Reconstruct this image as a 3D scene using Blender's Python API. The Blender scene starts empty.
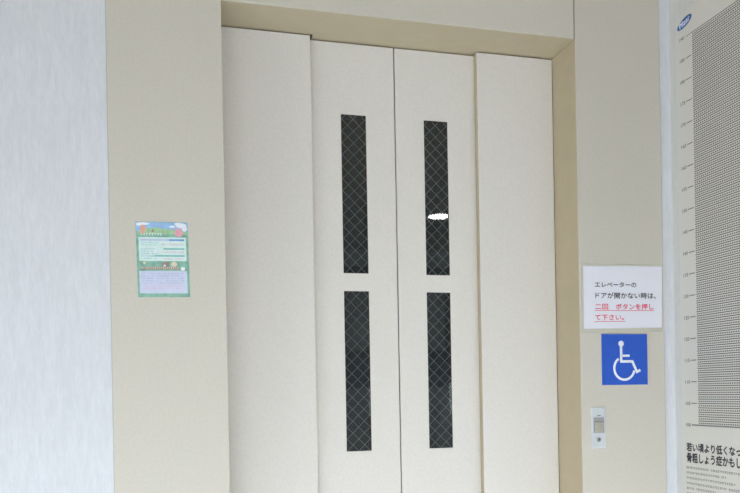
import bpy, bmesh, math, random
from mathutils import Vector, Matrix

random.seed(7)
SC = bpy.context.scene
COL = SC.collection

# ------------------------------------------------------------------ camera
R_ = Vector((0.96714246, -0.25359711, -0.01799898))
U_ = Vector((0.01796845, -0.00243682, 0.99983558))
F_ = Vector((0.25359928, 0.96730686, -0.0022))
camd = bpy.data.cameras.new('camera')
cam = bpy.data.objects.new('camera', camd)
COL.objects.link(cam)
M_ = Matrix((R_, U_, -F_)).transposed().to_4x4()
M_.translation = Vector((0, -2, 1.09))
cam.matrix_world = M_
camd.sensor_width = 36
camd.lens = 769.985 / 740 * 36
camd.shift_y = (394.43 - 246.5) / 740
camd.clip_start = 0.02
SC.camera = cam

# ------------------------------------------------------------------ world, light, exposure
world = bpy.data.worlds.new('daylight_sky')
SC.world = world
world.use_nodes = True
bg = world.node_tree.nodes['Background']
bg.inputs['Color'].default_value = (0.88, 0.94, 1.0, 1)
bg.inputs['Strength'].default_value = 2.0

SC.view_settings.view_transform = 'Standard'
SC.view_settings.look = 'None'
SC.view_settings.gamma = 1
SC.view_settings.use_curve_mapping = False
SC.view_settings.exposure = 0.0

RX0, RX1, RY0, CEIL = -3.2, 6.4, -5.0, 2.5      # room extents
WIN_A = (-2.7, 1.50, 0.80, 1.22)                # unseen rear windows, low band shaped to aim the sun; x0 x1 z0 z1
WIN_B = (2.95, 6.1, 0.80, 1.22)

WIN_C = (-4.2, -0.5, 0.06, 1.3)                  # left wall window y0 y1 z0 z1


def area(name, loc, rot, sx, sz, power, col):
    l = bpy.data.lights.new(name, 'AREA')
    l.shape = 'RECTANGLE'
    l.size, l.size_y = sx, sz
    l.energy = power
    l.color = col
    o = bpy.data.objects.new(name, l)
    o.location = loc
    o.rotation_euler = rot
    COL.objects.link(o)
    return o


DAY = (1.0, 0.98, 0.94)
for nm, w, p in (('daylight_window_a', WIN_A, 108), ('daylight_window_b', WIN_B, 60)):
    area(nm, ((w[0] + w[1]) / 2, RY0 - 0.2, (w[2] + w[3]) / 2), (math.radians(90), 0, 0),
         w[1] - w[0], w[3] - w[2], p, DAY)
area('daylight_window_c', (RX0 - 0.2, (WIN_C[0] + WIN_C[1]) / 2, (WIN_C[2] + WIN_C[3]) / 2), (math.radians(90), 0, math.radians(-90)),
     WIN_C[1] - WIN_C[0], WIN_C[3] - WIN_C[2], 72, DAY)
sund = bpy.data.lights.new('sun', 'SUN')
sund.energy = 60.0
sund.angle = math.radians(2)
sund.color = (1.0, 0.985, 0.95)
sun = bpy.data.objects.new('sun', sund)
# low sun added through the rear windows; its floor bounce brightens the lower walls
sun.rotation_euler = Vector((0.26, 1.0, -0.25)).to_track_quat('-Z', 'Y').to_euler()
COL.objects.link(sun)

# ------------------------------------------------------------------ materials


def nodes(name):
    m = bpy.data.materials.new(name)
    m.use_nodes = True
    return m, m.node_tree.nodes, m.node_tree.links, m.node_tree.nodes['Principled BSDF']


def plain(name, col, rough=0.6, metal=0.0, spec=0.5, var=0.04, scale=60, bump=0.0, emit=None):
    """Procedural surface: base colour with a slight noise mottle."""
    m, N, L, b = nodes(name)
    tc = N.new('ShaderNodeTexCoord')
    nz = N.new('ShaderNodeTexNoise')
    nz.inputs['Scale'].default_value = scale
    nz.inputs['Detail'].default_value = 4
    L.new(tc.outputs['Object'], nz.inputs['Vector'])
    r = N.new('ShaderNodeValToRGB')
    r.color_ramp.elements[0].position = 0.3
    r.color_ramp.elements[1].position = 0.7
    r.color_ramp.elements[0].color = tuple(c * (1 - var) for c in col) + (1,)
    r.color_ramp.elements[1].color = tuple(min(1, c * (1 + var)) for c in col) + (1,)
    L.new(nz.outputs['Fac'], r.inputs['Fac'])
    L.new(r.outputs['Color'], b.inputs['Base Color'])
    b.inputs['Roughness'].default_value = rough
    b.inputs['Metallic'].default_value = metal
    b.inputs['Specular IOR Level'].default_value = spec
    if bump:
        bp = N.new('ShaderNodeBump')
        bp.inputs['Strength'].default_value = bump
        bp.inputs['Distance'].default_value = 0.001
        L.new(nz.outputs['Fac'], bp.inputs['Height'])
        L.new(bp.outputs['Normal'], b.inputs['Normal'])
    if emit:
        b.inputs['Emission Color'].default_value = tuple(emit[:3]) + (1,)
        b.inputs['Emission Strength'].default_value = emit[3]
    return m


def steel_sheet(name, col, pink):
    """Cream coated steel with a fine leathery grain and broad faint tone drift."""
    m, N, L, b = nodes(name)
    tc = N.new('ShaderNodeTexCoord')
    n1 = N.new('ShaderNodeTexNoise'); n1.inputs['Scale'].default_value = 150; n1.inputs['Detail'].default_value = 3
    n2 = N.new('ShaderNodeTexNoise'); n2.inputs['Scale'].default_value = 14; n2.inputs['Detail'].default_value = 3
    L.new(tc.outputs['Object'], n1.inputs['Vector'])
    L.new(tc.outputs['Object'], n2.inputs['Vector'])
    r1 = N.new('ShaderNodeMapRange')
    r1.inputs['From Min'].default_value = 0.3; r1.inputs['From Max'].default_value = 0.7
    r1.inputs['To Min'].default_value = 0.955; r1.inputs['To Max'].default_value = 1.02
    L.new(n1.outputs['Fac'], r1.inputs['Value'])
    mx = N.new('ShaderNodeMix'); mx.data_type = 'RGBA'
    mx.inputs['A'].default_value = col + (1,)
    mx.inputs['B'].default_value = pink + (1,)
    L.new(n2.outputs['Fac'], mx.inputs['Factor'])
    sc = N.new('ShaderNodeVectorMath'); sc.operation = 'SCALE'
    L.new(mx.outputs['Result'], sc.inputs[0])
    L.new(r1.outputs['Result'], sc.inputs['Scale'])
    L.new(sc.outputs['Vector'], b.inputs['Base Color'])
    b.inputs['Roughness'].default_value = 0.5
    b.inputs['Specular IOR Level'].default_value = 0.3
    bp = N.new('ShaderNodeBump'); bp.inputs['Strength'].default_value = 0.12; bp.inputs['Distance'].default_value = 0.0006
    L.new(n1.outputs['Fac'], bp.inputs['Height'])
    L.new(bp.outputs['Normal'], b.inputs['Normal'])
    return m


def wallpaper(name, col, axis):
    """Pale wallpaper with short upright woven threads."""
    m, N, L, b = nodes(name)
    tc = N.new('ShaderNodeTexCoord')
    mp = N.new('ShaderNodeMapping')
    mp.inputs['Scale'].default_value = (190, 190, 45)
    L.new(tc.outputs['Object'], mp.inputs['Vector'])
    n1 = N.new('ShaderNodeTexNoise'); n1.inputs['Scale'].default_value = 1.0; n1.inputs['Detail'].default_value = 3
    L.new(mp.outputs['Vector'], n1.inputs['Vector'])
    mp2 = N.new('ShaderNodeMapping'); mp2.inputs['Scale'].default_value = (90, 90, 14)
    L.new(tc.outputs['Object'], mp2.inputs['Vector'])
    n2 = N.new('ShaderNodeTexNoise'); n2.inputs['Scale'].default_value = 1.0; n2.inputs['Detail'].default_value = 2
    L.new(mp2.outputs['Vector'], n2.inputs['Vector'])
    ad = N.new('ShaderNodeMath'); ad.operation = 'ADD'
    L.new(n1.outputs['Fac'], ad.inputs[0]); L.new(n2.outputs['Fac'], ad.inputs[1])
    r1 = N.new('ShaderNodeMapRange')
    r1.inputs['From Min'].default_value = 0.7; r1.inputs['From Max'].default_value = 1.3
    L.new(ad.outputs['Value'], r1.inputs['Value'])
    mx = N.new('ShaderNodeMix'); mx.data_type = 'RGBA'
    mx.inputs['A'].default_value = tuple(c * 0.93 for c in col) + (1,)
    mx.inputs['B'].default_value = tuple(min(1, c * 1.025) for c in col) + (1,)
    L.new(r1.outputs['Result'], mx.inputs['Factor'])
    L.new(mx.outputs['Result'], b.inputs['Base Color'])
    b.inputs['Roughness'].default_value = 0.75
    b.inputs['Specular IOR Level'].default_value = 0.25
    bp = N.new('ShaderNodeBump'); bp.inputs['Strength'].default_value = 0.12; bp.inputs['Distance'].default_value = 0.001
    L.new(ad.outputs['Value'], bp.inputs['Height'])
    L.new(bp.outputs['Normal'], b.inputs['Normal'])
    return m


def glass(name, tint, rough=0.0, ior=1.5, dust=0.0):
    """Clear or tinted sheet glass: see-through with a Fresnel reflection."""
    m = bpy.data.materials.new(name)
    m.use_nodes = True
    N, L = m.node_tree.nodes, m.node_tree.links
    N.clear()
    out = N.new('ShaderNodeOutputMaterial')
    t = N.new('ShaderNodeBsdfTransparent'); t.inputs['Color'].default_value = tint + (1,)
    g = N.new('ShaderNodeBsdfGlossy'); g.inputs['Roughness'].default_value = rough
    fr = N.new('ShaderNodeFresnel'); fr.inputs['IOR'].default_value = ior
    mx = N.new('ShaderNodeMixShader')
    L.new(fr.outputs['Fac'], mx.inputs['Fac'])
    L.new(t.outputs['BSDF'], mx.inputs[1])
    L.new(g.outputs['BSDF'], mx.inputs[2])
    last = mx
    if dust:
        d = N.new('ShaderNodeBsdfDiffuse'); d.inputs['Color'].default_value = (0.55, 0.60, 0.63, 1)
        last = N.new('ShaderNodeMixShader'); last.inputs['Fac'].default_value = dust
        L.new(mx.outputs['Shader'], last.inputs[1])
        L.new(d.outputs['BSDF'], last.inputs[2])
    L.new(last.outputs['Shader'], out.inputs['Surface'])
    return m


def film(name, col, alpha):
    m, N, L, b = nodes(name)
    b.inputs['Base Color'].default_value = col + (1,)
    b.inputs['Roughness'].default_value = 0.15
    b.inputs['Alpha'].default_value = alpha
    nz = N.new('ShaderNodeTexNoise'); nz.inputs['Scale'].default_value = 30
    tc = N.new('ShaderNodeTexCoord'); L.new(tc.outputs['Object'], nz.inputs['Vector'])
    bp = N.new('ShaderNodeBump'); bp.inputs['Strength'].default_value = 0.3; bp.inputs['Distance'].default_value = 0.003
    L.new(nz.outputs['Fac'], bp.inputs['Height']); L.new(bp.outputs['Normal'], b.inputs['Normal'])
    return m


CREAM = (0.70, 0.665, 0.60)
MT = {
    'surround': steel_sheet('cream_surround_steel', (0.595, 0.575, 0.50), (0.61, 0.57, 0.515)),
    'door': steel_sheet('cream_door_steel', (0.70, 0.68, 0.635), (0.715, 0.68, 0.65)),
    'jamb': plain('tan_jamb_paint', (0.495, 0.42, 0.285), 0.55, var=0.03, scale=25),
    'scratch': plain('scuffed_paint', (0.52, 0.51, 0.49), 0.6),
    'seal': plain('pale_grey_sealant', (0.46, 0.48, 0.46), 0.7),
    'groove': plain('seam_shadow_gap', (0.30, 0.26, 0.20), 0.8),
    'rubber': plain('black_rubber', (0.03, 0.028, 0.025), 0.8),
    'wallpaper': wallpaper('blue_white_wallpaper', (0.68, 0.70, 0.745), 'x'),
    'wallpaper_side': wallpaper('white_wallpaper', (0.655, 0.655, 0.635), 'y'),
    'ceiling': plain('ceiling_board', (0.42, 0.35, 0.26), 0.9),
    'floor': plain('bluish_vinyl_floor', (0.455, 0.50, 0.565), 0.6, scale=8, var=0.05),  # unseen floor, tinted bluish so its bounce cools the lower walls
    'rearwall': plain('grey_rear_wall', (0.82, 0.84, 0.86), 0.8),
    'darkframe': plain('dark_bronze_frame', (0.05, 0.045, 0.04), 0.5),
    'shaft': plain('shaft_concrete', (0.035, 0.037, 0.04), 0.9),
    'glass': glass('wired_glass', (0.72, 0.76, 0.78), dust=0.034),
    'wire': plain('wire_mesh_steel', (0.33, 0.35, 0.35), 0.5, 0.0),
    'bluepane': plain('dark_blue_panel', (0.10, 0.14, 0.26), 0.4),
    'clearglass': glass('window_glass', (0.97, 0.99, 1.0)),
    'blue': plain('sign_blue', (0.020, 0.10, 0.56), 0.35, var=0.02),
    'white': plain('sign_white', (0.82, 0.85, 0.93), 0.4, var=0.01),
    'paper': plain('white_paper', (0.78, 0.79, 0.88), 0.35, var=0.01),
    'film': film('laminate_film', (0.80, 0.78, 0.68), 0.5),
    'ink': plain('black_ink', (0.035, 0.035, 0.045), 0.6),
    'red': plain('red_ink', (0.72, 0.06, 0.14), 0.6),
    'chartpaper': plain('poster_paper', (0.66, 0.645, 0.605), 0.5, var=0.01, scale=5),
    'grid': plain('chart_grey_ink', (0.10, 0.095, 0.095), 0.6),
    'gridlight': plain('chart_pale_ink', (0.15, 0.145, 0.145), 0.6),
    'greyink': plain('grey_ink', (0.20, 0.20, 0.195), 0.6),
    'logo': plain('logo_blue', (0.03, 0.12, 0.36), 0.5, var=0.15, scale=150),
    'plate': plain('satin_plate', (0.62, 0.66, 0.70), 0.35, 0.15, var=0.03, scale=200),
    'housing': plain('grey_plastic', (0.36, 0.35, 0.37), 0.5),
    'button': plain('translucent_button', (0.37, 0.36, 0.31), 0.18, var=0.1, scale=120),
    'lock': plain('nickel_lock', (0.40, 0.39, 0.38), 0.3, 0.8),
}

# ------------------------------------------------------------------ geometry helpers


def link(name, bm, mat, parent=None, bevel=0.0, smooth=False):
    me = bpy.data.meshes.new(name)
    bmesh.ops.recalc_face_normals(bm, faces=bm.faces)
    bm.to_mesh(me)
    bm.free()
    o = bpy.data.objects.new(name, me)
    me.materials.append(MT[mat] if isinstance(mat, str) else mat)
    COL.objects.link(o)
    if parent is not None:
        o.parent = parent
        o.matrix_parent_inverse = parent.matrix_world.inverted()
    if bevel:
        md = o.modifiers.new('bevel', 'BEVEL')
        md.width = bevel
        md.segments = 2
        md.limit_method = 'ANGLE'
    if smooth:
        for p in me.polygons:
            p.use_smooth = True
    return o


def box(bm, x0, x1, y0, y1, z0, z1):
    v = [bm.verts.new((x, y, z)) for x in (x0, x1) for y in (y0, y1) for z in (z0, z1)]
    for f in ((0, 1, 3, 2), (4, 6, 7, 5), (0, 4, 5, 1), (2, 3, 7, 6), (0, 2, 6, 4), (1, 5, 7, 3)):
        bm.faces.new([v[i] for i in f])


def boxes(name, mat, lst, parent=None, bevel=0.0):
    bm = bmesh.new()
    for b in lst:
        box(bm, *b)
    return link(name, bm, mat, parent, bevel)


def tag(o, label=None, cat=None, group=None, kind=None):
    if label: o['label'] = label
    if cat: o['category'] = cat
    if group: o['group'] = group
    if kind: o['kind'] = kind
    return o


def empty(name, loc, label, cat, group=None):
    o = bpy.data.objects.new(name, None)
    o.location = loc
    o.empty_display_size = 0.1
    COL.objects.link(o)
    o.matrix_world = Matrix.Translation(loc)
    return tag(o, label, cat, group)


def struct(o):
    o['kind'] = 'structure'
    return o


def holed_plate(bm, x0, x1, z0, z1, holes, y0, y1):
    """Plate in the XZ plane, thickness y0..y1, with rectangular holes (x0,x1,z0,z1)."""
    xs = sorted({x0, x1, *[h[0] for h in holes], *[h[1] for h in holes]})
    zs = sorted({z0, z1, *[h[2] for h in holes], *[h[3] for h in holes]})
    solid = lambda i, j: 0 <= i < len(xs) - 1 and 0 <= j < len(zs) - 1 and not any(
        h[0] <= (xs[i] + xs[i + 1]) / 2 <= h[1] and h[2] <= (zs[j] + zs[j + 1]) / 2 <= h[3] for h in holes)
    cache = {}
    V = lambda i, j, k: cache.setdefault((i, j, k), None) or cache.__setitem__((i, j, k), bm.verts.new((xs[i], (y0, y1)[k], zs[j]))) or cache[(i, j, k)]
    for i in range(len(xs) - 1):
        for j in range(len(zs) - 1):
            if not solid(i, j): continue
            bm.faces.new([V(i, j, 0), V(i + 1, j, 0), V(i + 1, j + 1, 0), V(i, j + 1, 0)])
            bm.faces.new([V(i, j, 1), V(i, j + 1, 1), V(i + 1, j + 1, 1), V(i + 1, j, 1)])
            if not solid(i - 1, j): bm.faces.new([V(i, j, 0), V(i, j + 1, 0), V(i, j + 1, 1), V(i, j, 1)])
            if not solid(i + 1, j): bm.faces.new([V(i + 1, j, 0), V(i + 1, j, 1), V(i + 1, j + 1, 1), V(i + 1, j + 1, 0)])
            if not solid(i, j - 1): bm.faces.new([V(i, j, 0), V(i, j, 1), V(i + 1, j, 1), V(i + 1, j, 0)])
            if not solid(i, j + 1): bm.faces.new([V(i, j + 1, 0), V(i + 1, j + 1, 0), V(i + 1, j + 1, 1), V(i, j + 1, 1)])


class Face:
    """A flat surface things are printed or fixed on: u to the reader's right, v up, h outwards."""
    def __init__(s, o, u, v):
        s.o, s.u, s.v = Vector(o), Vector(u), Vector(v)
        s.n = s.u.cross(s.v)
    def p(s, u, v, h=0.0):
        return s.o + s.u * u + s.v * v + s.n * h
    def prism(s, bm, pts, h0, h1):
        a = [bm.verts.new(s.p(x, y, h0)) for x, y in pts]
        b = [bm.verts.new(s.p(x, y, h1)) for x, y in pts]
        bm.faces.new(a[::-1]); bm.faces.new(b)
        n = len(pts)
        for i in range(n):
            bm.faces.new([a[i], a[(i + 1) % n], b[(i + 1) % n], b[i]])
    def rect(s, bm, u0, u1, v0, v1, h0, h1):
        s.prism(bm, [(u0, v0), (u1, v0), (u1, v1), (u0, v1)], h0, h1)
    def ellipse(s, bm, cu, cv, a, b, h0, h1, rot=0.0, n=32):
        s.k = (getattr(s, 'k', 0) + 1) % 9
        h1 += s.k * 1e-5
        c, t = math.cos(rot), math.sin(rot)
        s.prism(bm, [(cu + a * math.cos(q) * c - b * math.sin(q) * t, cv + a * math.cos(q) * t + b * math.sin(q) * c)
                     for q in [2 * math.pi * i / n for i in range(n)]], h0, h1)
    def stroke(s, bm, pts, w, h0, h1):
        """A bent band of constant width along pts."""
        P = [Vector(p) for p in pts]
        L, Rr = [], []
        for i, q in enumerate(P):
            d0 = (q - P[i - 1]).normalized() if i else (P[1] - q).normalized()
            d1 = (P[i + 1] - q).normalized() if i < len(P) - 1 else d0
            t = (d0 + d1).normalized()
            nn = Vector((-t.y, t.x)) * (w / 2 / max(0.4, t.dot(d0)))
            L.append(q + nn); Rr.append(q - nn)
        for i in range(len(P) - 1):
            s.prism(bm, [L[i], Rr[i], Rr[i + 1], L[i + 1]], h0, h1)
    def text(s, name, body, u0, u1, v0, v1, h, mat, parent, bold=0.0, thick=0.0002, rot=0.0):
        """Lettering stretched to the given box."""
        cu = bpy.data.curves.new(name, 'FONT')
        cu.body = body
        cu.size = 1
        cu.resolution_u = 3
        t = bpy.data.objects.new(name, cu)
        COL.objects.link(t)
        dg = bpy.context.evaluated_depsgraph_get()
        me = bpy.data.meshes.new_from_object(t.evaluated_get(dg))
        bpy.data.objects.remove(t)
        bpy.data.curves.remove(cu)
        xs = [q.co.x for q in me.vertices]; ys = [q.co.y for q in me.vertices]
        ax, bx, ay, by = min(xs), max(xs), min(ys), max(ys)
        c, sn = math.cos(rot), math.sin(rot)
        mu, mv = (u0 + u1) / 2, (v0 + v1) / 2
        for q in me.vertices:
            uu = (q.co.x - ax) / (bx - ax) * (u1 - u0) + u0 - mu
            vv = (q.co.y - ay) / (by - ay) * (v1 - v0) + v0 - mv
            q.co = s.p(mu + uu * c - vv * sn, mv + uu * sn + vv * c, h + thick)
        if bold:
            b2 = bmesh.new(); b2.from_mesh(me)
            base = list(b2.faces)
            for q, (du, dv) in enumerate(((bold, 0), (bold / 2, bold * 0.6), (bold / 2, -bold * 0.6))):
                g = bmesh.ops.duplicate(b2, geom=base + list({e for f in base for e in f.edges}) + list({w for f in base for w in f.verts}))
                for w in g['geom']:
                    if isinstance(w, bmesh.types.BMVert):
                        w.co += s.u * du + s.v * dv + s.n * (3e-5 * (q + 1))
            b2.to_mesh(me); b2.free()
        me.materials.append(MT[mat])
        o = bpy.data.objects.new(name, me)
        COL.objects.link(o)
        if parent is not None:
            o.parent = parent
            o.matrix_parent_inverse = parent.matrix_world.inverted()
        return o


def marks(face, bm, u0, u1, v, size, h, fill=0.8, rnd=random):
    """A line of print too fine to read: short marks of varied width, each made of a few strokes."""
    u = u0
    while u < u1 - size * 0.6:
        w = size * rnd.uniform(0.65, 0.95)
        if rnd.random() < fill:
            face.rect(bm, u, u + w, v + size * 0.72, v + size * 0.9, h, h + 1e-4)
            face.rect(bm, u + w * 0.1, u + w * 0.9, v + size * 0.34, v + size * 0.5, h, h + 1e-4)
            face.rect(bm, u + w * 0.38, u + w * 0.58, v, v + size * 0.98, h + 1e-4, h + 2e-4)
            if rnd.random() < 0.6:
                face.rect(bm, u, u + w, v, v + size * 0.15, h, h + 1e-4)
        u += size * 1.08


# ------------------------------------------------------------------ the setting
ZH = 2.1024       # underside of the header
XL, XCL, XJ, XR = -0.1336, 0.1483, 1.157, 1.4364
YS, YD = 0.1384, 0.1651
YW, XS = 0.004, 1.474
SIDE_END = -0.75

struct(boxes('floor', 'floor', [(RX0 - 0.1, RX1 + 0.1, RY0 - 0.1, 2.0, -0.1, 0)]))
struct(boxes('ceiling', 'ceiling', [(RX0 - 0.1, RX1 + 0.1, RY0 - 0.1, 2.0, CEIL, CEIL + 0.1)]))
struct(boxes('wall_back', 'wallpaper', [(RX0, XL, YW, 0.25, 0, CEIL), (XR, XS + 0.1, YW, 0.25, 0, CEIL)]))
struct(boxes('wall_right', 'wallpaper_side', [(XS, RX1, SIDE_END, YW, 0, CEIL)]))
struct(boxes('wall_left', 'wallpaper_side', [(RX0 - 0.1, RX0, RY0, WIN_C[0], 0, CEIL), (RX0 - 0.1, RX0, WIN_C[1], 0.25, 0, CEIL),
                                              (RX0 - 0.1, RX0, WIN_C[0], WIN_C[1], 0, WIN_C[2]), (RX0 - 0.1, RX0, WIN_C[0], WIN_C[1], WIN_C[3], CEIL)]))
fr = [(RX0 - 0.08, RX0 - 0.02, WIN_C[0], WIN_C[1], z, z + 0.05) for z in (WIN_C[2], WIN_C[3] - 0.05)]
fr += [(RX0 - 0.08, RX0 - 0.02, y, y + 0.05, WIN_C[2] + 0.05, WIN_C[3] - 0.05) for y in (WIN_C[0], -3.0, -1.75, WIN_C[1] - 0.05)]
wf = struct(boxes('window_3', 'darkframe', fr))
boxes('window_pane', 'clearglass', [(RX0 - 0.053, RX0 - 0.047, WIN_C[0] + 0.01, WIN_C[1] - 0.01, WIN_C[2] + 0.01, WIN_C[3] - 0.01)], wf)
struct(boxes('wall_far_right', 'wallpaper_side', [(RX1, RX1 + 0.1, RY0, 0.0, 0, CEIL)]))
bm = bmesh.new()
holed_plate(bm, RX0, RX1, 0, CEIL, [WIN_A, WIN_B], RY0 - 0.1, RY0)
struct(link('wall_rear', bm, 'rearwall'))
for i, w in enumerate((WIN_A, WIN_B)):
    n = 4 if i == 0 else 3
    fr = [(w[0], w[1], RY0 - 0.08, RY0 - 0.02, w[2], w[2] + 0.05), (w[0], w[1], RY0 - 0.08, RY0 - 0.02, w[3] - 0.05, w[3])]
    for k in range(n + 1):
        x = w[0] + (w[1] - w[0] - 0.05) * k / n
        fr.append((x, x + 0.05, RY0 - 0.08, RY0 - 0.02, w[2] + 0.05, w[3] - 0.05))
    wf = struct(boxes('window_%d' % (i + 1), 'darkframe', fr))
    boxes('window_pane', 'clearglass', [(w[0] + 0.01, w[1] - 0.01, RY0 - 0.053, RY0 - 0.047, w[2] + 0.01, w[3] - 0.01)], wf)
wf = struct(boxes('window_4', 'darkframe', [(1.60, 1.68, RY0 + 0.001, RY0 + 0.06, 1.12, 2.32), (2.72, 2.80, RY0 + 0.001, RY0 + 0.06, 1.12, 2.32),
    (1.68, 2.72, RY0 + 0.001, RY0 + 0.06, 1.44, 1.50), (1.68, 2.72, RY0 + 0.001, RY0 + 0.06, 2.26, 2.32)]))
boxes('lower_pane', 'bluepane', [(1.68, 2.72, RY0 + 0.01, RY0 + 0.03, 1.14, 1.44)], wf)
# dark lift shaft behind the doors
struct(boxes('wall_shaft', 'shaft', [(-0.3, 0.0, 0.26, 1.9, 0, CEIL), (1.3, 1.6, 0.26, 1.9, 0, CEIL),
                                     (0.0, 1.3, 1.6, 1.9, 0, CEIL)]))

# ------------------------------------------------------------------ elevator entrance
ent = empty('elevator_entrance', (0.65, 0.0, 0.0),
            'cream steel elevator surround with a tan recessed jamb and fixed side panels', 'elevator surround')
bv = 0.0006
boxes('side_panel', 'surround', [(XL + 0.002, XCL, 0, 0.004, 0, CEIL - 0.002)], ent, bv)
boxes('side_panel', 'surround', [(XJ - 0.0005, XR - 0.002, 0, 0.004, 0, CEIL - 0.002)], ent, bv)
boxes('header_panel', 'surround', [(XCL + 0.0006, XJ - 0.0052, 0, 0.004, ZH, CEIL - 0.002)], ent, bv)
boxes('seam', 'groove', [(XJ - 0.0051, XJ - 0.0006, 0.0025, 0.004, ZH + 0.001, CEIL - 0.002)], ent)
boxes('edge_seal', 'seal', [(XL, XL + 0.002, 0.0012, 0.004, 0, CEIL - 0.002)], ent)
boxes('edge_seal', 'seal', [(XR - 0.002, XR, 0.0012, 0.004, 0, CEIL - 0.002)], ent)
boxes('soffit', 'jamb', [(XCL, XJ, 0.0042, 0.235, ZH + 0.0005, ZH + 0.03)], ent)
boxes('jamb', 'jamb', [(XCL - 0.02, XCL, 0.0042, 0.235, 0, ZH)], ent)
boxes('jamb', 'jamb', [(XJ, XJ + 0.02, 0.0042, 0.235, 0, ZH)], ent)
boxes('fixed_panel', 'door', [(XCL + 0.002, 0.4045, YS, YS + 0.004, 0.01, ZH - 0.003)], ent, 0.0008)
boxes('fixed_panel', 'door', [(0.9086, XJ - 0.0022, YS, YS + 0.004, 0.01, ZH - 0.003)], ent, 0.0008)
boxes('panel_return', 'jamb', [(0.3860, 0.4043, YS + 0.0042, YD - 0.002, 0.01, ZH - 0.003)], ent)  # cream panel edges given the jamb's tan in place of shade
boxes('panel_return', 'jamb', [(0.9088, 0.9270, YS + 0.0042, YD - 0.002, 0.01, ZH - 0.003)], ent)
boxes('notch_shade', 'rubber', [(0.4046, 0.4115, YS + 0.001, YD - 0.001, ZH - 0.0028, ZH + 0.0003)], ent)  # black piece standing in for shade in the open notch beside the panel
boxes('header_seal', 'rubber', [(XCL + 0.002, XJ - 0.002, YD + 0.045, YD + 0.06, ZH - 0.04, ZH)], ent)
boxes('sill', 'plate', [(XCL, XJ, 0.0, 0.235, 0.0, 0.006)], ent)

PLF = Face((0, YS, 0), (1, 0, 0), (0, 0, 1))
bm = bmesh.new()
PLF.stroke(bm, [(0.152, 0.7785), (0.300, 0.7775)], 0.0012, 0.0, 0.0002)
PLF.stroke(bm, [(0.180, 0.7720), (0.385, 0.7735)], 0.0008, 0.0, 0.0002)
link('scratch', bm, 'scratch', ent)

# two sliding door leaves
H = 1.09
WZ = [(H + 0.3463, H + 0.8045), (H - 0.1684, H + 0.2947)]
WX = [(0.4958, 0.5699), (0.7474, 0.8212)]


def door_leaf(x0, x1, wx, label):
    d = empty('elevator_door', ((x0 + x1) / 2, YD + 0.02, 0.01), label, 'elevator door')
    holes = [(wx[0], wx[1], z0, z1) for z0, z1 in WZ]
    bm = bmesh.new()
    holed_plate(bm, x0, x1, 0.01, ZH - 0.003, holes, YD, YD + 0.035)
    link('door_panel', bm, 'door', d, 0.0008)
    for z0, z1 in WZ:
        e = 0.0016
        pane = boxes('window_pane', 'glass', [(wx[0] + e, wx[1] - e, YD + 0.002, YD + 0.0085, z0 + e, z1 - e)], d)
        # wire diamonds inside the pane
        f = Face(((wx[0] + wx[1]) / 2, YD + 0.0045, (z0 + z1) / 2), (1, 0, 0), (0, 0, 1))
        hw, hh = (wx[1] - wx[0]) / 2 - e, (z1 - z0) / 2 - e
        bm = bmesh.new()
        pitch, wd = 0.0345, 0.0014
        k = -30
        for k in range(-30, 31):
            for sgn in (1, -1):
                # line v = sgn*u + c, clipped to the pane
                c = (k + 0.3) * pitch
                ulo, uhi = -hw, hw
                a, b = sorted(((-hh - c) * sgn, (hh - c) * sgn))
                ulo, uhi = max(ulo, a), min(uhi, b)
                if uhi - ulo < 0.003: continue
                f.stroke(bm, [(ulo, sgn * ulo + c), (uhi, sgn * uhi + c)], wd, 0.0, 0.0008)
        link('wire_mesh', bm, 'wire', pane)
        boxes('glazing_seal', 'rubber', [
            (wx[0], wx[0] + 0.0014, YD + 0.0006, YD + 0.0345, z0, z1), (wx[1] - 0.0014, wx[1], YD + 0.0006, YD + 0.0345, z0, z1),
            (wx[0], wx[1], YD + 0.0006, YD + 0.0345, z0, z0 + 0.0014), (wx[0], wx[1], YD + 0.0006, YD + 0.0345, z1 - 0.0014, z1)], pane)
    return d


door_leaf(0.375, 0.6566, WX[0], 'left cream elevator door leaf with two narrow wired glass windows')
door_leaf(0.6598, 0.94, WX[1], 'right cream elevator door leaf whose upper window reflects a lit round lamp')

# ------------------------------------------------------------------ things on the lift surround
WALL = Face((0, 0, 0), (1, 0, 0), (0, 0, 1))       # front of the surround, h towards the room

# laminated notice
nt = empty('laminated_notice', (1.30, 0, 1.36), 'white laminated notice with black and red Japanese lines above the blue sign', 'notice')
bm = bmesh.new(); WALL.prism(bm, [(1.1590, 1.2520), (1.4312, 1.2569), (1.4352, 1.4565), (1.1610, 1.4530)], 0.0004, 0.0008)
link('laminate_film', bm, 'film', nt)
bm = bmesh.new(); WALL.prism(bm, [(1.1680, 1.2634), (1.4265, 1.2689), (1.4300, 1.4500), (1.1690, 1.4465)], 0.0008, 0.0013)
link('paper', bm, 'paper', nt)
rt = 0.008
WALL.text('black_lettering', 'エレベーターの', 1.2052, 1.3420, 1.3862, 1.4010, 0.0013, 'ink', nt, 0.0008, rot=rt)
WALL.text('black_lettering', 'ドアが開かない時は、', 1.2065, 1.4075, 1.3535, 1.3708, 0.0013, 'ink', nt, 0.0008, rot=rt)
WALL.text('red_lettering', '二回', 1.2050, 1.2470, 1.3203, 1.3365, 0.0013, 'red', nt, 0.0008, rot=rt)
WALL.text('red_lettering', 'ボタンを押し', 1.2730, 1.3990, 1.3212, 1.3382, 0.0013, 'red', nt, 0.0008, rot=rt)
WALL.text('red_lettering', 'て下さい。', 1.2040, 1.2990, 1.2895, 1.3055, 0.0013, 'red', nt, 0.0008, rot=rt)
bm = bmesh.new()
WALL.stroke(bm, [(1.2040, 1.3170), (1.4010, 1.3190)], 0.0016, 0.0013, 0.0015)
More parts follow.
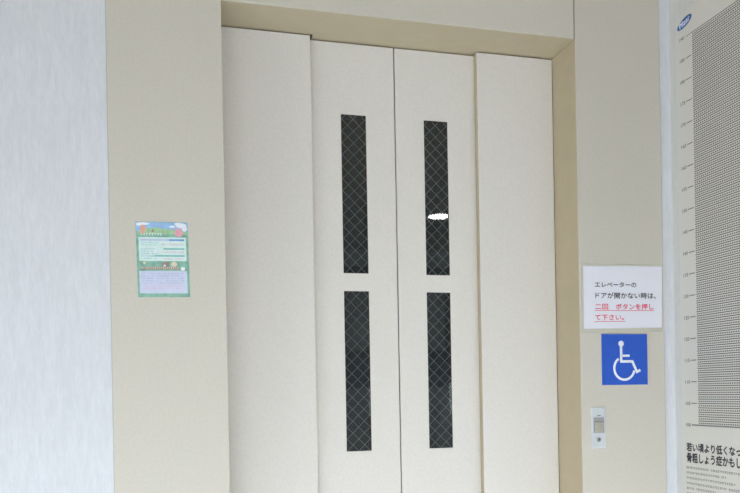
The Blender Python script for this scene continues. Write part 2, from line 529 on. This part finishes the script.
WALL.stroke(bm, [(1.2030, 1.2850), (1.3040, 1.2862)], 0.0016, 0.0013, 0.0015)
link('red_underline', bm, 'red', nt)

# wheelchair sign
ws = empty('wheelchair_sign', (1.30, 0, 1.17), 'square blue sign with a white wheelchair symbol below the notice', 'sign')
bm = bmesh.new(); WALL.prism(bm, [(1.2241, H + .0100), (1.3749, H + .0096), (1.3749, H + .1585), (1.2241, H + .1589)], 0.0003, 0.003)
link('sign_plate', bm, 'blue', ws, 0.0006)
bm = bmesh.new()
WALL.ellipse(bm, 1.2872, 1.2206, 0.0088, 0.0088, 0.003, 0.0036)
WALL.stroke(bm, [(1.2868, 1.2150), (1.2868, 1.1685), (1.3235, 1.1685), (1.3385, 1.1375), (1.3500, 1.1430)], 0.0076, 0.003, 0.0036)
WALL.rect(bm, 1.2868, 1.3145, 1.1818, 1.1885, 0.003, 0.0036)
arc = [(1.2968 + 0.0335 * math.cos(math.radians(a)), 1.1485 + 0.0335 * math.sin(math.radians(a))) for a in range(124, 355, 8)]
WALL.stroke(bm, arc, 0.0070, 0.003, 0.0036)
link('wheelchair_symbol', bm, 'white', ws)

# call button plate
cb = empty('call_button_plate', (1.209, 0, 0.976), 'small steel call button plate with grey button and key lock below the blue sign', 'call button')
bm = bmesh.new(); WALL.rect(bm, 1.1850, 1.2330, 0.9172, 1.0360, 0.0003, 0.0022)
link('cover_plate', bm, 'plate', cb, 0.0012)
bm = bmesh.new(); WALL.rect(bm, 1.2050, 1.2165, 1.0108, 1.0128, 0.0022, 0.0026)
link('indicator_slot', bm, 'rubber', cb)
bm = bmesh.new(); WALL.rect(bm, 1.1925, 1.2268, 0.9610, 1.0055, 0.0022, 0.0038)
hs = link('button_housing', bm, 'housing', cb, 0.002)
bm = bmesh.new(); WALL.rect(bm, 1.1946, 1.2246, 0.9630, 0.9945, 0.0038, 0.0068)
link('button', bm, 'button', hs, 0.003)
bm = bmesh.new(); WALL.ellipse(bm, 1.2088, 0.9420, 0.0068, 0.0068, 0.0022, 0.0045)
lk = link('key_lock', bm, 'lock', cb, 0.001)
bm = bmesh.new(); WALL.stroke(bm, [(1.2058, 0.9395), (1.2118, 0.9445)], 0.0022, 0.0046, 0.005)
link('keyhole', bm, 'rubber', lk)

# ------------------------------------------------------------------ small coloured poster on the left panel
PF = Face((-0.0678, 0, 1.3380), Vector((0.1266, 0, 0.0022)).normalized(), Vector((-0.0022, 0, 0.1266)).normalized())
PW, PH = 0.1266, 0.1885
PM = {k: plain('poster_' + k, c, 0.35, var=v, scale=s) for k, c, v, s in (
    ('green', (0.22, 0.45, 0.36), 0.25, 60), ('sky', (0.30, 0.50, 0.78), 0.2, 40), ('leaf', (0.36, 0.58, 0.34), 0.2, 90),
    ('cloud', (0.80, 0.84, 0.92), 0.03, 60), ('orange', (0.68, 0.36, 0.28), 0.1, 90), ('pink', (0.80, 0.38, 0.48), 0.12, 120),
    ('panel', (0.66, 0.82, 0.80), 0.05, 60), ('lilac', (0.60, 0.65, 0.82), 0.05, 60), ('bluebar', (0.16, 0.32, 0.66), 0.1, 60),
    ('teal', (0.20, 0.50, 0.50), 0.1, 60), ('tealink', (0.30, 0.52, 0.62), 0.1, 60), ('pinkink', (0.74, 0.40, 0.56), 0.1, 60),
    ('brown', (0.30, 0.24, 0.22), 0.2, 60), ('violetink', (0.36, 0.38, 0.62), 0.1, 60), ('cream', (0.72, 0.66, 0.50), 0.1, 60))}
gp = empty('green_poster', (-0.004, 0, 1.43), 'small green and blue printed poster taped on the left surround panel', 'poster')


def pl(name, mat, fn):
    b = bmesh.new(); fn(b)
    return link(name, b, PM[mat], gp)


pl('sheet', 'green', lambda b: PF.rect(b, 0, PW, 0, PH, 0.0004, 0.0009))
h1, h2, h3, h4 = 0.0009, 0.0011, 0.0013, 0.0015
pl('sky_picture', 'sky', lambda b: PF.rect(b, 0.001, PW - 0.001, 0.165, PH - 0.001, h1, h2))


def hills(b):
    for cu, a, hh in ((0.045, 0.038, 0.016), (0.075, 0.035, 0.013), (0.015, 0.014, 0.010), (0.108, 0.016, 0.012)):
        pts = [(cu + a * math.cos(q), 0.158 + hh * math.sin(q)) for q in [math.pi * i / 14 for i in range(15)]]
        PF.prism(b, [(max(0.001, min(PW - 0.001, x)), y) for x, y in pts], h2, h3 - cu * 1e-3)


pl('hill_picture', 'leaf', hills)


for q in ((0.018, 0.1835, 0.015, 0.0035), (0.008, 0.182, 0.007, 0.004), (0.088, 0.177, 0.007, 0.0025), (0.110, 0.180, 0.013, 0.006),
          (0.118, 0.172, 0.0065, 0.007), (0.103, 0.1835, 0.009, 0.004)):
    pl('cloud_picture', 'cloud', lambda b: PF.ellipse(b, *q, h2, h3 + 1e-4, n=20))
pl('orange_bush_picture', 'orange', lambda b: (PF.ellipse(b, 0.0175, 0.173, 0.0072, 0.0075, h3, h4, n=20), PF.ellipse(b, 0.0165, 0.164, 0.0062, 0.006, h3, h4 - 5e-5, n=20)))
pl('tree_picture', 'brown', lambda b: PF.ellipse(b, 0.041, 0.166, 0.0028, 0.0045, h3, h4, n=16))
pl('pink_animal_picture', 'pink', lambda b: (PF.ellipse(b, 0.1035, 0.160, 0.0105, 0.0082, h3, h4, n=22), PF.ellipse(b, 0.0985, 0.170, 0.003, 0.005, h3, h4 - 5e-5, 0.5, n=14), PF.ellipse(b, 0.1085, 0.170, 0.003, 0.005, h3, h4 - 5e-5, -0.5, n=14)))
pl('title_lettering', 'cloud', lambda b: marks(PF, b, 0.011, 0.062, 0.1545, 0.0062, h3, 1.0))
pl('text_panel', 'panel', lambda b: PF.rect(b, 0.006, PW - 0.006, 0.0905, 0.1500, h1, h2))
pl('blue_heading_bar', 'bluebar', lambda b: (PF.rect(b, 0.079, PW - 0.010, 0.1410, 0.1455, h2, h3)))
pl('pale_heading_bar', 'lilac', lambda b: PF.rect(b, 0.009, 0.079, 0.1405, 0.1460, h2, h3))
pl('teal_heading_bar', 'teal', lambda b: (PF.rect(b, 0.065, PW - 0.010, 0.1190, 0.1230, h2, h3), PF.rect(b, 0.043, PW - 0.010, 0.1015, 0.1055, h2, h3)))


def body(rows, u_a, u_b, size, fill=0.9):
    def fn(b):
        for r in rows:
            marks(PF, b, u_a, u_b, r, size, h3, fill)
    return fn


pl('blue_body_text', 'tealink', body([0.1415], 0.011, 0.076, 0.0034))
pl('teal_body_text', 'tealink', body([0.1350, 0.1295, 0.1190, 0.1130, 0.1075, 0.1015, 0.0950], 0.011, 0.052, 0.0030))
pl('pink_body_text', 'pinkink', body([0.1305, 0.1112, 0.0940], 0.062, 0.115, 0.0036))
pl('bubble_picture', 'cloud', lambda b: PF.ellipse(b, 0.0465, 0.1155, 0.005, 0.003, h3, h4 + 1e-4, n=18))
pl('brown_band', 'brown', lambda b: (PF.rect(b, 0.008, PW - 0.008, 0.0690, 0.0735, h1, h2), PF.rect(b, 0.014, 0.098, 0.0715, 0.0765, h1, h2 - 5e-5), PF.rect(b, 0.060, 0.078, 0.0765, 0.0880, h1, h2)))
pl('band_lettering', 'cream', lambda b: marks(PF, b, 0.010, 0.102, 0.0715, 0.0044, h2, 1.0))
pl('round_picture', 'cream', lambda b: PF.ellipse(b, 0.090, 0.0825, 0.0075, 0.0062, h2, h3, n=20))
pl('round_picture', 'cream', lambda b: PF.ellipse(b, 0.018, 0.0860, 0.0035, 0.0035, h2, h3, n=16))
pl('white_dot_picture', 'cloud', lambda b: PF.ellipse(b, 0.111, 0.0710, 0.0055, 0.0045, h3, h4, n=20))
pl('white_dot_picture', 'cloud', lambda b: PF.ellipse(b, 0.0665, 0.0790, 0.003, 0.0022, h3, h4, n=14))
pl('lilac_panel', 'lilac', lambda b: PF.rect(b, 0.005, PW - 0.006, 0.0095, 0.0655, h1, h2))
pl('violet_body_text', 'violetink', body([0.0580, 0.0520, 0.0460, 0.0400, 0.0340], 0.008, 0.115, 0.0028, 0.82))
pl('rose_body_text', 'pinkink', body([0.0270, 0.0210], 0.012, 0.112, 0.0027, 0.82))

# ------------------------------------------------------------------ height chart on the side wall
SF = Face((XS, 0, 0), (0, -1, 0), (0, 0, 1))       # u runs from the corner towards the room
hc = empty('height_chart_poster', (XS, -0.29, 1.40), 'tall white height chart poster with fine grey rows on the right wall', 'poster')
r = 0.030
u0, u1, v0, v1 = 0.0270, 0.56, 0.70, 2.1815
pts = [(u0, v0), (u1, v0), (u1, v1)] + [(u0 + r - r * math.sin(math.pi / 2 * k / 8), v1 - r + r * math.cos(math.pi / 2 * k / 8)) for k in range(9)]
bm = bmesh.new(); SF.prism(bm, pts, 0.0005, 0.0010)
link('sheet', bm, 'chartpaper', hc)
hh = 0.0010
lg = None
bm = bmesh.new(); SF.ellipse(bm, 0.0665, 2.1510, 0.0335, 0.0135, hh, hh + 2e-4, math.radians(13))
lg = link('logo', bm, 'logo', hc)
SF.text('logo_lettering', 'Pfizer', 0.0440, 0.0890, 2.1435, 2.1600, hh + 2e-4, 'white', lg, 0.0006, rot=math.radians(13))
Z190, Z100 = 2.1080, 0.9795
zc = lambda cm: Z100 + (cm - 100) * (Z190 - Z100) / 90
for c in range(100, 195, 5):
    bm = bmesh.new()
    e0, e1, t = {190: (0.0715, 0.52, 0.0010), 100: (0.0690, 0.52, 0.0022)}.get(c, (0.0690, 0.0935, 0.0015))
    SF.rect(bm, e0, e1, zc(c) - t, zc(c) + t, hh, hh + 2.5e-4)
    link('scale_mark', bm, 'greyink', hc)
for c in range(100, 195, 5):
    SF.text('scale_number', str(c), 0.0435, 0.0640, zc(c) - 0.0050, zc(c) + 0.0045, hh, 'greyink', hc, 0.0008)
CU0, CU1 = 0.0985, 0.52
bm = bmesh.new()
for k in range(90):
    z = Z100 + (k + 1) * (Z190 - Z100) / 90
    SF.rect(bm, CU0, CU1, z - 0.0013, z + 0.0013, hh, hh + 2e-4)
link('grid_lines', bm, 'grid', hc)
bm = bmesh.new()
for k in range(90):
    z = Z100 + (k + 0.5) * (Z190 - Z100) / 90
    u = CU0 + 0.002
    while u < CU1 - 0.005:
        SF.rect(bm, u, u + 0.0058, z - 0.0022, z + 0.0019, hh, hh + 2e-4)
        u += 0.0085
link('grid_figures', bm, 'gridlight', hc)
SF.text('headline', '若い頃より低くなったら', 0.0435, 0.3170, 0.9020, 0.9265, hh, 'ink', hc, 0.0019)
SF.text('headline', '骨粗しょう症かもしれません', 0.0440, 0.3680, 0.8700, 0.8975, hh, 'ink', hc, 0.0019)
bm = bmesh.new()
for v, e in ((0.8510, 0.50), (0.8360, 0.21), (0.8205, 0.245), (0.8050, 0.50), (0.7905, 0.17), (0.7750, 0.45), (0.7600, 0.45)):
    marks(SF, bm, 0.0420, e, v, 0.0065, hh, 0.95)
link('body_text', bm, 'gridlight', hc)

# ------------------------------------------------------------------ round ceiling lamps (seen reflected in the door windows)


def ceiling_lamp(x, y, lit, label):
    t = empty('ceiling_lamp', (x, y, CEIL), label, 'ceiling lamp')
    for nm, rad, z0, z1, mt in (('rim', 0.095, CEIL - 0.02, CEIL - 0.0005, MT['housing']),
                                ('diffuser', 0.088, CEIL - 0.025, CEIL - 0.021, LIT if lit else UNLIT)):
        b = bmesh.new()
        bmesh.ops.create_cone(b, cap_ends=True, segments=40, radius1=rad, radius2=rad, depth=z1 - z0,
                              matrix=Matrix.Translation((x, y, (z0 + z1) / 2)))
        link(nm, b, mt, t)


LIT = plain('lamp_lit', (0.9, 0.9, 0.88), 0.5, emit=(1.0, 0.97, 0.9, 35))
UNLIT = plain('lamp_unlit', (0.10, 0.10, 0.10), 0.3)
ceiling_lamp(2.104, -3.43, True, 'lit round ceiling lamp reflected in the right door window')
ceiling_lamp(1.362, -3.452, False, 'dark round ceiling lamp reflected in the left door window')
